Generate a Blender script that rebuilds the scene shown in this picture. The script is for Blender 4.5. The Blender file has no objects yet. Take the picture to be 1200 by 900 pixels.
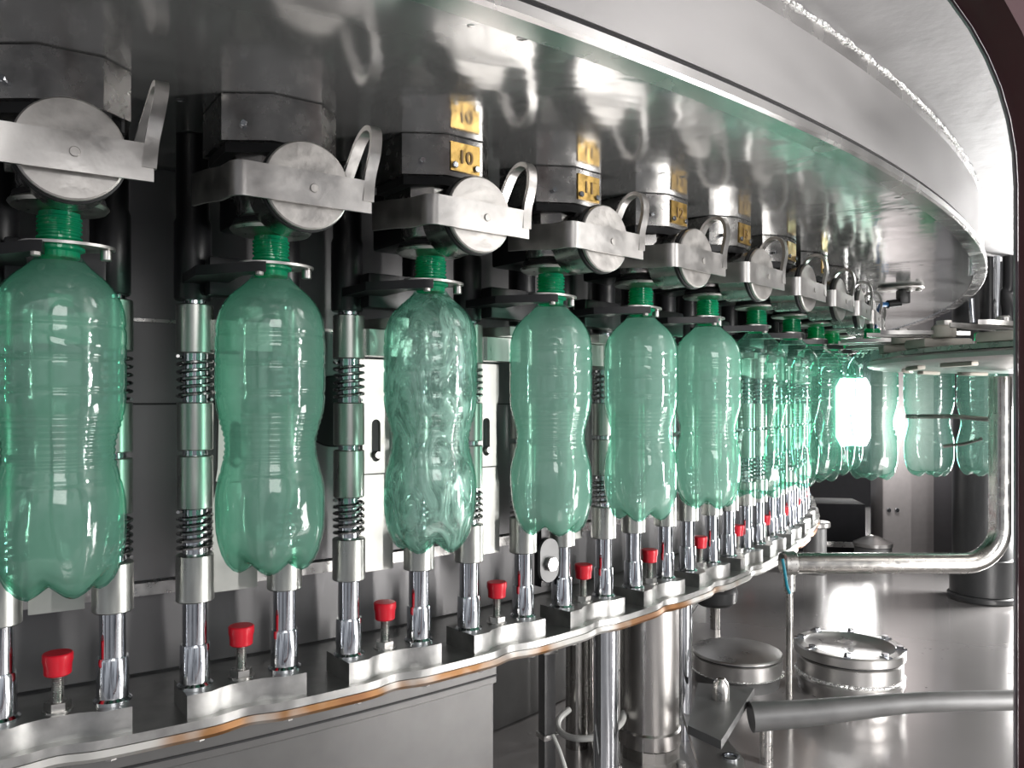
import bpy, bmesh, math, random
from math import sin, cos, pi, radians, hypot, atan2
from mathutils import Vector, Matrix, noise
random.seed(7)
C = bpy.context.scene.collection
E = 0.55                       # eye height above the steel floor tray
F = 932.0                      # focal length in pixels of the 1200 px frame
CX, CY = -1.8927, 3.1218       # carousel axis
RB, RK, RD, RR = 2.952, 2.855, 3.031, 3.224
TH0, DTH = 0.5516, 0.0546

# ------------------------------------------------------------------ helpers
def pol(R, th, h):
    return Vector((CX + R*sin(th), CY - R*cos(th), h + E))

def setp(o, label=None, cat=None, group=None, kind=None):
    if label: o['label'] = label
    if cat: o['category'] = cat
    if group: o['group'] = group
    if kind: o['kind'] = kind
    return o

def empty(name, loc, rz=0, label=None, cat=None, group=None):
    o = bpy.data.objects.new(name, None); C.objects.link(o)
    o.empty_display_size = .02
    o.location = loc; o.rotation_euler = (0, 0, rz)
    return setp(o, label, cat, group)

def obj(name, bm, mat, parent=None, smooth=35):
    me = bpy.data.meshes.new(name)
    bmesh.ops.recalc_face_normals(bm, faces=bm.faces[:])
    for f in bm.faces: f.smooth = True
    bm.to_mesh(me); bm.free()
    if smooth is not None: me.set_sharp_from_angle(angle=radians(smooth))
    mats = mat if isinstance(mat, (list, tuple)) else [mat]
    for m in mats: me.materials.append(m)
    o = bpy.data.objects.new(name, me); C.objects.link(o)
    if parent: o.parent = parent
    return o

def struct(name, bm, mat, smooth=35):
    return setp(obj(name, bm, mat, None, smooth), kind='structure')

def B(): return bmesh.new()

def merge(bm, tmp, M=None, mi=0):
    if M is not None: bmesh.ops.transform(tmp, matrix=M, verts=tmp.verts[:])
    vm = [bm.verts.new(v.co) for v in tmp.verts]
    tmp.verts.index_update()
    for f in tmp.faces:
        try:
            g = bm.faces.new([vm[v.index] for v in f.verts]); g.material_index = mi
        except ValueError: pass
    tmp.free(); return bm

def box(bm, c, s, bev=0, M=None, mi=0):
    t = B(); bmesh.ops.create_cube(t, size=1)
    bmesh.ops.scale(t, vec=s, verts=t.verts[:])
    if bev: bmesh.ops.bevel(t, geom=t.edges[:], offset=bev, segments=2, profile=.6, affect='EDGES')
    bmesh.ops.translate(t, vec=c, verts=t.verts[:])
    return merge(bm, t, M, mi)

def lathe(bm, prof, seg=32, M=None, mi=0, cap0=False, cap1=False):
    t = B(); rings = []
    for r, z in prof:
        if r < 1e-6: rings.append([t.verts.new((0, 0, z))])
        else: rings.append([t.verts.new((r*cos(2*pi*k/seg), r*sin(2*pi*k/seg), z)) for k in range(seg)])
    for a, b in zip(rings, rings[1:]):
        for k in range(seg):
            k2 = (k+1) % seg
            if len(a) == 1 and len(b) == 1: continue
            if len(a) == 1: t.faces.new((a[0], b[k], b[k2]))
            elif len(b) == 1: t.faces.new((a[k], a[k2], b[0]))
            else: t.faces.new((a[k], a[k2], b[k2], b[k]))
    if cap0 and len(rings[0]) > 1: t.faces.new(list(reversed(rings[0])))
    if cap1 and len(rings[-1]) > 1: t.faces.new(rings[-1])
    return merge(bm, t, M, mi)

def rod(bm, r, z0, z1, x=0, y=0, seg=24, bev=0, mi=0):
    p = [(0, z0), (r-bev, z0), (r, z0+bev), (r, z1-bev), (r-bev, z1), (0, z1)] if bev else [(0, z0), (r, z0), (r, z1), (0, z1)]
    return lathe(bm, p, seg, Matrix.Translation((x, y, 0)), mi)

def axis_m(p0, d):
    z = Vector(d).normalized()
    return Matrix.Translation(p0) @ z.to_track_quat('Z', 'Y').to_matrix().to_4x4()

def cyl(bm, p0, p1, r, seg=20, bev=0, r1=None, mi=0):
    p0 = Vector(p0); p1 = Vector(p1); L = (p1-p0).length; r1 = r if r1 is None else r1
    prof = [(0, 0), (r-bev, 0), (r, bev), (r1, L-bev), (r1-bev, L), (0, L)] if bev else [(0, 0), (r, 0), (r1, L), (0, L)]
    return lathe(bm, prof, seg, axis_m(p0, p1-p0), mi)

def tube(bm, pts, r, seg=10, mi=0, closed=False):
    pts = [Vector(p) for p in pts]; n = len(pts); rings = []; up = None
    rr = r if isinstance(r, (list, tuple)) else [r]*n
    for i, p in enumerate(pts):
        a = pts[(i-1) % n] if (i or closed) else p
        b = pts[(i+1) % n] if (i < n-1 or closed) else p
        d = (b-a).normalized()
        if up is None:
            up = Vector((0, 0, 1)) if abs(d.z) < .9 else Vector((1, 0, 0))
        s = d.cross(up).normalized(); up = s.cross(d).normalized()
        rings.append([bm.verts.new(p + (s*cos(2*pi*k/seg) + up*sin(2*pi*k/seg))*rr[i]) for k in range(seg)])
    rg = rings + ([rings[0]] if closed else [])
    for a, b in zip(rg, rg[1:]):
        for k in range(seg):
            f = bm.faces.new((a[k], a[(k+1) % seg], b[(k+1) % seg], b[k])); f.material_index = mi
    if not closed:
        bm.faces.new(rings[0]); bm.faces.new(rings[-1])
    return bm

def smooth_path(pts, n=6, closed=False):
    P = [Vector(p) for p in pts]; out = []; m = len(P)
    for i in range(m if closed else m-1):
        p0 = P[(i-1) % m] if (i or closed) else P[i]; p1 = P[i]; p2 = P[(i+1) % m]
        p3 = P[(i+2) % m] if (closed or i+2 < m) else p2
        for k in range(n):
            t = k/n
            out.append(.5*((2*p1)+(p2-p0)*t+(2*p0-5*p1+4*p2-p3)*t*t+(3*p1-p0-3*p2+p3)*t**3))
    if not closed: out.append(P[-1])
    return out

def strip(bm, pts, wvec, th, mi=0):
    """flat metal strip following pts; wvec = width direction (full width), th = thickness"""
    pts = [Vector(p) for p in pts]; n = len(pts); rings = []
    for i, p in enumerate(pts):
        w = Vector(wvec[i] if isinstance(wvec, list) else wvec)*.5
        d = (pts[min(i+1, n-1)]-pts[max(i-1, 0)]).normalized()
        nn = d.cross(w).normalized()*th*.5
        rings.append([bm.verts.new(p+a*w+b*nn) for a, b in ((-1, -1), (1, -1), (1, 1), (-1, 1))])
    for a, b in zip(rings, rings[1:]):
        for k in range(4):
            f = bm.faces.new((a[k], a[(k+1) % 4], b[(k+1) % 4], b[k])); f.material_index = mi
    bm.faces.new(rings[0]); bm.faces.new(rings[-1])
    return bm

def prism(bm, poly, z0, z1, M=None, bev=0, mi=0):
    t = B()
    a = [t.verts.new((x, y, z0)) for x, y in poly]; b = [t.verts.new((x, y, z1)) for x, y in poly]
    t.faces.new(list(reversed(a))); t.faces.new(b); n = len(a)
    for k in range(n): t.faces.new((a[k], a[(k+1) % n], b[(k+1) % n], b[k]))
    if bev:
        ed = [e for e in t.edges if e.is_manifold and e.calc_face_angle(0) > .5]
        bmesh.ops.bevel(t, geom=ed, offset=bev, segments=2, profile=.6, affect='EDGES')
    return merge(bm, t, M, mi)

def hexnut(bm, r, z0, z1, x=0, y=0, M=None, rot=0):
    poly = [(x+r*cos(rot+k*pi/3), y+r*sin(rot+k*pi/3)) for k in range(6)]
    return prism(bm, poly, z0, z1, M, bev=min(r*.12, (z1-z0)*.3))

def arc(bm, prof, t0, t1, n, radial=None, caps=True, mi=0):
    """sweep closed (R,h) profile around the carousel axis"""
    rings = []
    for i in range(n+1):
        th = t0+(t1-t0)*i/n
        dr = radial(th) if radial else 0
        rings.append([bm.verts.new(pol(R+(dr if (len(q) > 2) else 0)*(q[2] if len(q) > 2 else 0), th, h)) for q in prof for R, h in [q[:2]]])
    m = len(prof)
    for a, b in zip(rings, rings[1:]):
        for k in range(m):
            f = bm.faces.new((a[k], a[(k+1) % m], b[(k+1) % m], b[k])); f.material_index = mi
    if caps: bm.faces.new(rings[0]); bm.faces.new(rings[-1])
    return bm

def copy_tree(o, parent=None):
    c = o.copy(); C.objects.link(c)
    if parent: c.parent = parent
    for ch in list(o.children): copy_tree(ch, c)
    return c

# ------------------------------------------------------------------ materials
def newmat(name):
    m = bpy.data.materials.new(name); m.use_nodes = True
    nt = m.node_tree; b = nt.nodes['Principled BSDF']
    return m, nt, b

def metal(name, col, rough=.3, metallic=1.0, scratch=.0, bump=0., scale=60, stretch=(1, 1, 1), var=.12, bscale=None):
    m, nt, b = newmat(name); N = nt.nodes; L = nt.links
    b.inputs['Metallic'].default_value = metallic
    tc = N.new('ShaderNodeTexCoord'); mp = N.new('ShaderNodeMapping'); mp.inputs['Scale'].default_value = stretch
    L.new(tc.outputs['Object'], mp.inputs['Vector'])
    n = N.new('ShaderNodeTexNoise'); n.inputs['Scale'].default_value = scale; n.inputs['Detail'].default_value = 5
    L.new(mp.outputs[0], n.inputs['Vector'])
    cr = N.new('ShaderNodeValToRGB'); cr.color_ramp.elements[0].position = .3; cr.color_ramp.elements[1].position = .7
    cr.color_ramp.elements[0].color = (*[c*(1-var) for c in col], 1); cr.color_ramp.elements[1].color = (*[min(1, c*(1+var*.6)) for c in col], 1)
    L.new(n.outputs['Fac'], cr.inputs[0]); L.new(cr.outputs[0], b.inputs['Base Color'])
    mr = N.new('ShaderNodeMapRange'); mr.inputs['From Min'].default_value = .3; mr.inputs['From Max'].default_value = .7
    mr.inputs['To Min'].default_value = max(.02, rough-.07); mr.inputs['To Max'].default_value = rough+.08
    L.new(n.outputs['Fac'], mr.inputs['Value']); L.new(mr.outputs[0], b.inputs['Roughness'])
    if bump:
        n2 = N.new('ShaderNodeTexNoise'); n2.inputs['Scale'].default_value = bscale or scale*.5; n2.inputs['Detail'].default_value = 4
        L.new(mp.outputs[0], n2.inputs['Vector'])
        bp = N.new('ShaderNodeBump'); bp.inputs['Strength'].default_value = bump; bp.inputs['Distance'].default_value = .01
        L.new(n2.outputs['Fac'], bp.inputs['Height']); L.new(bp.outputs[0], b.inputs['Normal'])
    return m

def plain(name, col, rough=.5, metallic=0., spec=.5):
    m, nt, b = newmat(name)
    b.inputs['Base Color'].default_value = (*col, 1); b.inputs['Roughness'].default_value = rough
    b.inputs['Metallic'].default_value = metallic; b.inputs['Specular IOR Level'].default_value = spec
    # slight unevenness so that no surface is perfectly uniform
    N = nt.nodes; n = N.new('ShaderNodeTexNoise'); n.inputs['Scale'].default_value = 40
    tc = N.new('ShaderNodeTexCoord'); nt.links.new(tc.outputs['Object'], n.inputs['Vector'])
    mx = N.new('ShaderNodeMixRGB'); mx.blend_type = 'MULTIPLY'; mx.inputs[1].default_value = (*col, 1)
    cr = N.new('ShaderNodeValToRGB'); cr.color_ramp.elements[0].color = (.8, .8, .8, 1)
    nt.links.new(n.outputs['Fac'], cr.inputs[0]); nt.links.new(cr.outputs[0], mx.inputs[2]); mx.inputs[0].default_value = 1
    nt.links.new(mx.outputs[0], b.inputs['Base Color'])
    return m

M = {}
M['steel'] = metal('brushed_steel', (.48, .47, .455), .3, bump=.05, scale=90)
M['sleeve'] = metal('satin_sleeve_steel', (.46, .47, .445), .33, stretch=(1, 1, .15), scale=120)
M['chrome'] = metal('polished_rod_chrome', (.58, .60, .63), .10, var=.05)
M['cap'] = metal('scuffed_disc_steel', (.50, .48, .46), .42, metallic=.8, bump=.15, scale=70, var=.16)
M['clamp'] = metal('clamp_band_steel', (.50, .485, .47), .35, metallic=.95, bump=.12, scale=50, var=.2)
M['body'] = metal('valve_body_steel', (.42, .41, .40), .24)
M['block'] = metal('base_block_aluminium', (.42, .42, .41), .36, bump=.1, scale=45, var=.22)
M['dark'] = plain('black_plastic', (.012, .012, .014), .38)
M['rubber'] = plain('black_rubber', (.018, .018, .02), .6)
M['spring'] = metal('spring_wire', (.25, .25, .25), .25)
M['red'] = plain('red_cap_plastic', (.72, .012, .03), .32)
M['brass'] = metal('brass_number_plate', (.50, .33, .11), .40, bump=.2, scale=120, var=.2)
M['stamp'] = plain('stamped_digits', (.26, .16, .06), .5)
M['plate'] = None
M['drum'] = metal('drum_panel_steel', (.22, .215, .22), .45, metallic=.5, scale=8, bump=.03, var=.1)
M['bright_bracket'] = metal('bracket_plate_steel', (.50, .50, .475), .45, metallic=.6, scale=30, var=.1)
M['weld'] = metal('weld_bead', (.85, .85, .84), .25, bump=.9, scale=300)
M['ceiling'] = metal('ceiling_sheet', (.42, .415, .42), .55, metallic=.6, scale=6, bump=.12, bscale=28, var=.14)
M['wall_up'] = metal('housing_wall_sheet', (.46, .45, .45), .38, metallic=.85, scale=5, stretch=(1, 1, 3), var=.08)
M['lip'] = metal('lip_ring_steel', (.60, .59, .58), .24, scale=20, var=.08)
M['pipe'] = metal('process_pipe_steel', (.42, .41, .39), .22, var=.06)
M['duct'] = metal('column_tube_steel', (.44, .425, .41), .30, var=.04, stretch=(1,1,.05), scale=30)
M['beam'] = metal('grey_tapered_bar', (.17, .17, .17), .45, metallic=.5, scale=30)
M['cover'] = metal('vessel_cover_steel', (.44, .43, .42), .32, metallic=.85, scale=12)
M['maroon'] = plain('maroon_frame_paint', (.10, .022, .03), .42)
M['edge'] = metal('frame_edge_steel', (.5, .48, .5), .4)
M['cream'] = plain('cream_polymer', (.78, .73, .64), .5)
M['teal'] = plain('teal_cable_tie', (.01, .22, .3), .4)
M['blue'] = plain('blue_hose', (.02, .18, .5), .35)
M['white'] = plain('white_cable', (.75, .75, .72), .5)
M['panel_dark'] = plain('dark_machine_panel', (.055, .055, .062), .5)
M['panel_pale'] = plain('pale_machine_panel', (.50, .47, .465), .35)
M['column'] = plain('dark_column_paint', (.045, .046, .048), .35)
M['rust'] = None
M['grey_wall'] = plain('grey_enclosure_paint', (.30, .29, .29), .5)
M['low'] = plain('matte_black_cabinet_paint', (.03, .03, .033), .8, 0, .1)
M['skirt'] = plain('skirt_grey_steel', (.17, .168, .165), .42, .5)

# wet mirror-like underside of the upper plate
def wet(name, col, rough, bs, bst, drops, met):
    m, nt, b = newmat(name); N = nt.nodes; L = nt.links
    b.inputs['Metallic'].default_value = met; b.inputs['Roughness'].default_value = rough
    tc = N.new('ShaderNodeTexCoord')
    n1 = N.new('ShaderNodeTexNoise'); n1.inputs['Scale'].default_value = bs; n1.inputs['Detail'].default_value = 3; n1.inputs['Distortion'].default_value = .6
    L.new(tc.outputs['Object'], n1.inputs['Vector'])
    v = N.new('ShaderNodeTexVoronoi'); v.inputs['Scale'].default_value = 38; v.feature = 'F1'
    L.new(tc.outputs['Object'], v.inputs['Vector'])
    n3 = N.new('ShaderNodeTexNoise'); n3.inputs['Scale'].default_value = 7; n3.inputs['Detail'].default_value = 2
    L.new(tc.outputs['Object'], n3.inputs['Vector'])
    r = N.new('ShaderNodeValToRGB'); r.color_ramp.elements[0].position = 0; r.color_ramp.elements[0].color = (1, 1, 1, 1)
    r.color_ramp.elements[1].position = .16; r.color_ramp.elements[1].color = (0, 0, 0, 1)
    L.new(v.outputs['Distance'], r.inputs[0])
    gate = N.new('ShaderNodeMapRange'); gate.inputs['From Min'].default_value = .56; gate.inputs['From Max'].default_value = .6
    L.new(n3.outputs['Fac'], gate.inputs['Value'])
    mul = N.new('ShaderNodeMath'); mul.operation = 'MULTIPLY'; L.new(r.outputs[0], mul.inputs[0]); L.new(gate.outputs[0], mul.inputs[1])
    mul2 = N.new('ShaderNodeMath'); mul2.operation = 'MULTIPLY'; mul2.inputs[1].default_value = drops; L.new(mul.outputs[0], mul2.inputs[0])
    add = N.new('ShaderNodeMath'); add.operation = 'ADD'; L.new(n1.outputs['Fac'], add.inputs[0]); L.new(mul2.outputs[0], add.inputs[1])
    bp = N.new('ShaderNodeBump'); bp.inputs['Strength'].default_value = bst; bp.inputs['Distance'].default_value = .01
    L.new(add.outputs[0], bp.inputs['Height']); L.new(bp.outputs[0], b.inputs['Normal'])
    cr = N.new('ShaderNodeValToRGB'); cr.color_ramp.elements[0].color = (*[c*.86 for c in col], 1); cr.color_ramp.elements[1].color = (*col, 1)
    L.new(n3.outputs['Fac'], cr.inputs[0]); L.new(cr.outputs[0], b.inputs['Base Color'])
    return m
M['plate'] = wet('wet_plate_underside', (.64, .64, .635), .14, 6, .26, .35, .70)
M['floor'] = wet('wet_floor_tray', (.60, .575, .57), .16, 2.2, .10, .5, .6)

def rustmat():
    m, nt, b = newmat('ring_plate_stained'); N = nt.nodes; L = nt.links
    b.inputs['Metallic'].default_value = .55; b.inputs['Roughness'].default_value = .48
    tc = N.new('ShaderNodeTexCoord'); n = N.new('ShaderNodeTexNoise'); n.inputs['Scale'].default_value = 5.0; n.inputs['Detail'].default_value = 4
    L.new(tc.outputs['Object'], n.inputs['Vector'])
    cr = N.new('ShaderNodeValToRGB'); e = cr.color_ramp.elements
    e[0].position = .46; e[0].color = (.44, .43, .41, 1); e[1].position = .64; e[1].color = (.10, .025, .01, 1)
    k = cr.color_ramp.elements.new(.53); k.color = (.24, .115, .04, 1)
    L.new(n.outputs['Fac'], cr.inputs[0]); L.new(cr.outputs[0], b.inputs['Base Color'])
    return m
M['rust'] = rustmat()

def pet(name, mid, edge, fog=0., fogcol=(.5, .8, .68), gloss=1., bump=0.):
    """thin tinted plastic: light passes straight through, the wall reflects by Fresnel, longer paths near the edge tint more"""
    m, nt, b = newmat(name); N = nt.nodes; L = nt.links; N.remove(b)
    out = N['Material Output']
    lw = N.new('ShaderNodeLayerWeight'); lw.inputs['Blend'].default_value = .30
    mix = N.new('ShaderNodeMixRGB'); mix.inputs[1].default_value = (*mid, 1); mix.inputs[2].default_value = (*edge, 1)
    L.new(lw.outputs['Facing'], mix.inputs[0])
    tr = N.new('ShaderNodeBsdfTransparent'); L.new(mix.outputs[0], tr.inputs['Color'])
    gl = N.new('ShaderNodeBsdfGlossy'); gl.inputs['Roughness'].default_value = .04
    df = N.new('ShaderNodeBsdfTranslucent'); df.inputs['Color'].default_value = (*fogcol, 1)
    d2 = N.new('ShaderNodeBsdfDiffuse'); d2.inputs['Color'].default_value = (*fogcol, 1)
    md = N.new('ShaderNodeMixShader'); md.inputs[0].default_value = .5; L.new(df.outputs[0], md.inputs[1]); L.new(d2.outputs[0], md.inputs[2])
    m1 = N.new('ShaderNodeMixShader'); m1.inputs[0].default_value = fog
    L.new(tr.outputs[0], m1.inputs[1]); L.new(md.outputs[0], m1.inputs[2])
    fr = N.new('ShaderNodeLayerWeight'); fr.inputs['Blend'].default_value = .5     # 1-|cos| on both sides of the wall
    pw = N.new('ShaderNodeMath'); pw.operation = 'POWER'; pw.inputs[1].default_value = 4.2; L.new(fr.outputs['Facing'], pw.inputs[0])
    mm = N.new('ShaderNodeMath'); mm.operation = 'MULTIPLY_ADD'; mm.inputs[1].default_value = .42*gloss; mm.inputs[2].default_value = .05*gloss; L.new(pw.outputs[0], mm.inputs[0])
    m2 = N.new('ShaderNodeMixShader'); L.new(mm.outputs[0], m2.inputs[0]); L.new(m1.outputs[0], m2.inputs[1]); L.new(gl.outputs[0], m2.inputs[2])
    L.new(m2.outputs[0], out.inputs['Surface'])
    tc = N.new('ShaderNodeTexCoord'); n = N.new('ShaderNodeTexNoise')
    L.new(tc.outputs['Object'], n.inputs['Vector']); n.inputs['Scale'].default_value = 45; n.inputs['Detail'].default_value = 4; n.inputs['Distortion'].default_value = 2.0
    if bump:
        mpn = N.new('ShaderNodeMapping'); mpn.inputs['Rotation'].default_value = (.5, .7, 0); mpn.inputs['Scale'].default_value = (1, 1, .45); L.new(tc.outputs['Object'], mpn.inputs['Vector']); L.new(mpn.outputs[0], n.inputs['Vector'])
    bp = N.new('ShaderNodeBump'); bp.inputs['Strength'].default_value = .05 if not bump else bump; bp.inputs['Distance'].default_value = .004
    L.new(n.outputs['Fac'], bp.inputs['Height'])
    for s in (gl, fr): L.new(bp.outputs[0], s.inputs['Normal'])
    if bump:                                                    # foaming, swirling water
        cr = N.new('ShaderNodeValToRGB'); e = cr.color_ramp.elements
        e[0].position = .44; e[0].color = (fog*.45,)*3+(1,); e[1].position = .57; e[1].color = (min(1, fog*2.4),)*3+(1,)
        L.new(n.outputs['Fac'], cr.inputs[0]); L.new(cr.outputs[0], m1.inputs[0])
        L.new(bp.outputs[0], df.inputs['Normal']); L.new(bp.outputs[0], d2.inputs['Normal'])
    return m
M['pet'] = pet('green_bottle_plastic', (.86, .975, .935), (.13, .65, .48), 0.07, (.45, .92, .75), 1.3)
M['neck'] = pet('dense_green_neck_plastic', (.16, .80, .52), (.0, .38, .22), .4, (.03, .75, .42))
M['water'] = pet('misty_filled_water', (.84, .94, .90), (.72, .91, .85), .50, (.90, .98, .94), .3)
M['thin_mist'] = pet('lightly_misty_water', (.76, .90, .84), (.55, .84, .74), .30, (.78, .96, .88), .3)
M['swirl'] = pet('swirling_filling_water', (.88, .97, .94), (.65, .90, .82), .40, (.90, 1.0, .96), 2.2, bump=1.0)

def emis(name, col, s):
    m, nt, b = newmat(name)
    b.inputs['Base Color'].default_value = (.8, .8, .8, 1)
    b.inputs['Emission Color'].default_value = (*col, 1); b.inputs['Emission Strength'].default_value = s
    return m

# ------------------------------------------------------------------ setting
TA, TB = -.55, 2.2
# floor tray
b = B(); box(b, (.7, 2.1, -.01), (4.0, 4.6, .02)); struct('floor', b, M['floor'])
# upper plate (rotating hood) : underside disc, lip ring, upright wall, weld
hood = empty('filler_hood', (CX, CY, E+.25), 0, 'large round wet steel hood of the carousel above all the valves, with raised rim', 'machine hood')
def local(o, par):
    o.parent = par; o.matrix_parent_inverse = Matrix.Translation(-Vector(par.location)); return o
b = B(); arc(b, [(2.55, .2525), (3.206, .2525), (3.206, .262), (2.55, .262)], TA, TB, 220); local(obj('underside_plate', b, M['plate']), hood)
b = B(); arc(b, [(3.204, .2500), (3.224, .2500), (3.2265, .2525), (3.2265, .2600), (3.222, .2615), (3.204, .2615)], TA, TB, 260); local(obj('rim_ring', b, M['lip']), hood)
b = B(); arc(b, [(3.210, .2615), (3.2195, .2615), (3.2195, .2670), (3.210, .2670)], TA, TB, 220); local(obj('rim_groove', b, M['rubber']), hood)
b = B(); arc(b, [(3.205, .267), (3.222, .267), (3.222, .345), (3.205, .345)], TA, TB, 260); local(obj('upright_wall', b, M['wall_up']), hood)
b = B(); arc(b, [(3.205, .345), (3.218, .345), (3.216, .368), (3.205, .368)], TA, TB, 260); local(obj('upper_collar', b, M['lip']), hood)
b = B()
n = 520; pts = [pol(3.216+.0006*sin(i*1.9), TA+(TB-TA)*i/n, .3675) for i in range(n+1)]
tube(b, pts, [.0030+.0009*sin(i*2.1)+.0006*random.random() for i in range(n+1)], 6); local(obj('weld_seam', b, M['weld']), hood)
# ceiling sheet of the enclosure
b = B(); box(b, (-.2, 1.175, E+.378), (5.4, 1.75, .018)); struct('ceiling', b, M['ceiling'])
# carousel drum behind the posts
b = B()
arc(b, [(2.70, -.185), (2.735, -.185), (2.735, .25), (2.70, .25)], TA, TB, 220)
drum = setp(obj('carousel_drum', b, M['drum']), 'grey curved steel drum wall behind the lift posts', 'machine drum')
for hh, t in ((.087, .0035), (-.0, .0015)):
    b = B(); arc(b, [(2.735, hh), (2.7375, hh), (2.7375, hh+t), (2.735, hh+t)], TA, TB, 200); obj('panel_seam', b, M['rubber'] if t < .003 else M['steel'], drum)
b = B(); arc(b, [(2.70, -.20), (2.742, -.20), (2.742, -.187), (2.70, -.187)], TA, TB, 200); obj('lower_flange', b, M['steel'], drum)
b = B(); arc(b, [(2.70, -.284), (2.728, -.284), (2.728, -.2), (2.70, -.2)], TA, TB, 200); obj('lower_band', b, M['drum'], drum)
_m = (392-600)/F; _a = 1+_m*_m; _b = 2*(-_m*CX-CY); _c = CX*CX+CY*CY-2.7375**2
_Z = (-_b-math.sqrt(_b*_b-4*_a*_c))/(2*_a); _p = Vector((_m*_Z, _Z, (474-482)/F*_Z+E)); _n = (_p-Vector((CX, CY, _p.z))).normalized()
b = B(); cyl(b, _p-_n*.004, _p+_n*.004, .043, 36, .001); obj('round_port', b, M['rubber'], drum)
# stationary skirt below the ring plate
b = B(); arc(b, [(2.70, -.545), (2.862, -.545), (2.862, -.335), (2.868, -.332), (2.868, -.308), (2.70, -.308)], TA, .712, 120)
skirt = setp(obj('base_skirt', b, M['skirt']), 'plain grey steel skirt below the left part of the carousel ring', 'machine skirt')
b = B(); arc(b, [(2.8675, -.3245), (2.8695, -.3245), (2.8695, -.3225), (2.8675, -.3225)], TA, .712, 120); obj('skirt_edge', b, M['rubber'], skirt)

b = B(); arc(b, [(2.50, -.548), (2.58, -.548), (2.58, -.31), (2.50, -.31)], .5, TB, 120); setp(obj('dark_backing', b, M['skirt']), 'added dark curved wall standing in for the shade under the ring behind the poles', 'shade backing')  # added wall, stands in for the dark space under the ring
# ring plate, scalloped, in two plies
def wav(th):
    u = ((th-TH0)/DTH) % 1.0
    u = u-1 if u > .5 else u
    x = abs(u)                                  # 0 at block centre, .5 in the gap
    return .002-.0075*math.exp(-(x/.13)**2)
nn = int((TB-TA)/DTH*24)
ringp = empty('carousel_ring_plate', (CX, CY, E-.294), 0, 'scalloped steel ring plate that carries all the base blocks, brown stains along its edge', 'ring plate')
b = B(); arc(b, [(2.72, -.2945), (2.888, -.2945, 1), (2.888, -.2865, 1), (2.72, -.2865)], TA, TB, nn, wav); local(obj('upper_ply', b, M['block']), ringp)
b = B(); arc(b, [(2.72, -.3040), (2.889, -.3040, 1), (2.891, -.3005, 1), (2.889, -.2950, 1), (2.72, -.2950)], TA, TB, nn, wav); local(obj('lower_ply', b, M['rust']), ringp)
for i in range(-1, 15):
    for d in (-.0145, .0145):
        b = B(); p = pol(2.874, TH0+DTH*i+d, -.3105); hexnut(b, .0052, p.z, p.z+.0065, p.x, p.y, rot=i); local(obj('plate_bolt', b, M['steel']), ringp)

# ------------------------------------------------------------------ bottle
def bottle_r(h):
    """outer radius for the body, h measured from the eye level"""
    P = [(.112, .0140), (.108, .0170), (.103, .0245), (.096, .0328), (.087, .0400), (.078, .0440), (.066, .0460), (.055, .0464),
         (.004, .0464), (-.009, .0445), (-.021, .0405), (-.033, .0378), (-.043, .0385), (-.055, .0415), (-.068, .0450), (-.080, .0464), (-.098, .0464)]
    for (a, ra), (c, rc) in zip(P, P[1:]):
        if a >= h >= c:
            t = (a-h)/(a-c); t = t*t*(3-2*t) if False else t
            r = ra+(rc-ra)*t; break
    else: r = P[0][1] if h > P[0][0] else P[-1][1]
    return r
def body_r(h):
    s = sum(bottle_r(max(-.098, min(.112, h+d*.0035))) for d in (-2, -1, 0, 1, 2))/5
    return s
def bottle_rows(k=1.0, top=.112):
    rows = []
    h = top
    while h > -.098:
        r = body_r(h)*k
        if -.050 < h < -.008: r += .00055*sin((h+.008)*2*pi/.0048)
        for g in (.060, .034, .010): r -= .0011*math.exp(-((h-g)/.0016)**2)
        for g in (-.058,): r -= .0006*math.exp(-((h-g)/.0016)**2)
        rows.append((r, h)); h -= .0012
    return rows
FOOT = [(.0464, -.098), (.0460, -.108), (.0442, -.118), (.0415, -.128), (.0375, -.1365), (.0325, -.1420), (.0275, -.1443), (.0225, -.1425), (.0170, -.1390), (.0100, -.1355), (.0045, -.1338), (0, -.1335)]
VAL = [(.0464, -.098), (.0460, -.1050), (.0447, -.1120), (.0428, -.1185), (.0398, -.1245), (.0352, -.1292), (.0300, -.1325), (.0240, -.1342), (.0170, -.1345), (.0100, -.1340), (.0045, -.1336), (0, -.1335)]
def bottle_mesh(bm, k=1.0, top=.112, seg=60, step=1, wob=0):
    rows = bottle_rows(k, top)[::step]
    rings = []
    for r, h in rows:
        ring = []
        for s in range(seg):
            a = 2*pi*s/seg
            rr = r - .0007*math.exp(-((h-.047-.006*sin(2*a))/.0015)**2)*(k == 1.0)
            low = max(0, min(1, (-.060-h)/.038))
            w = .5+.5*cos(5*a)
            rr -= low*low*.0016*(1-w)
            if wob:
                rr += wob*noise.noise(Vector((cos(a)*2.2, sin(a)*2.2, h*60)))
            ring.append(bm.verts.new((rr*cos(a), rr*sin(a), h)))
        rings.append(ring)
    for (rf, hf), (rv, hv) in list(zip(FOOT, VAL))[1:-1]:
        ring = []
        for s in range(seg):
            a = 2*pi*s/seg; w = (.5+.5*cos(5*a)); w = w**.6
            r = (rv*(1-w)+rf*w - .0016*(1-(.5+.5*cos(5*a)))*(rf > .04))*k; h = hv*(1-w)+hf*w + (1-k)*.05
            ring.append(bm.verts.new((r*cos(a), r*sin(a), h)))
        rings.append(ring)
    for a, c in zip(rings, rings[1:]):
        for s in range(seg): bm.faces.new((a[s], a[(s+1) % seg], c[(s+1) % seg], c[s]))
    v = bm.verts.new((0, 0, -.1335+(1-k)*.05))
    for s in range(seg): bm.faces.new((rings[-1][s], rings[-1][(s+1) % seg], v))
    return rings
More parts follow.
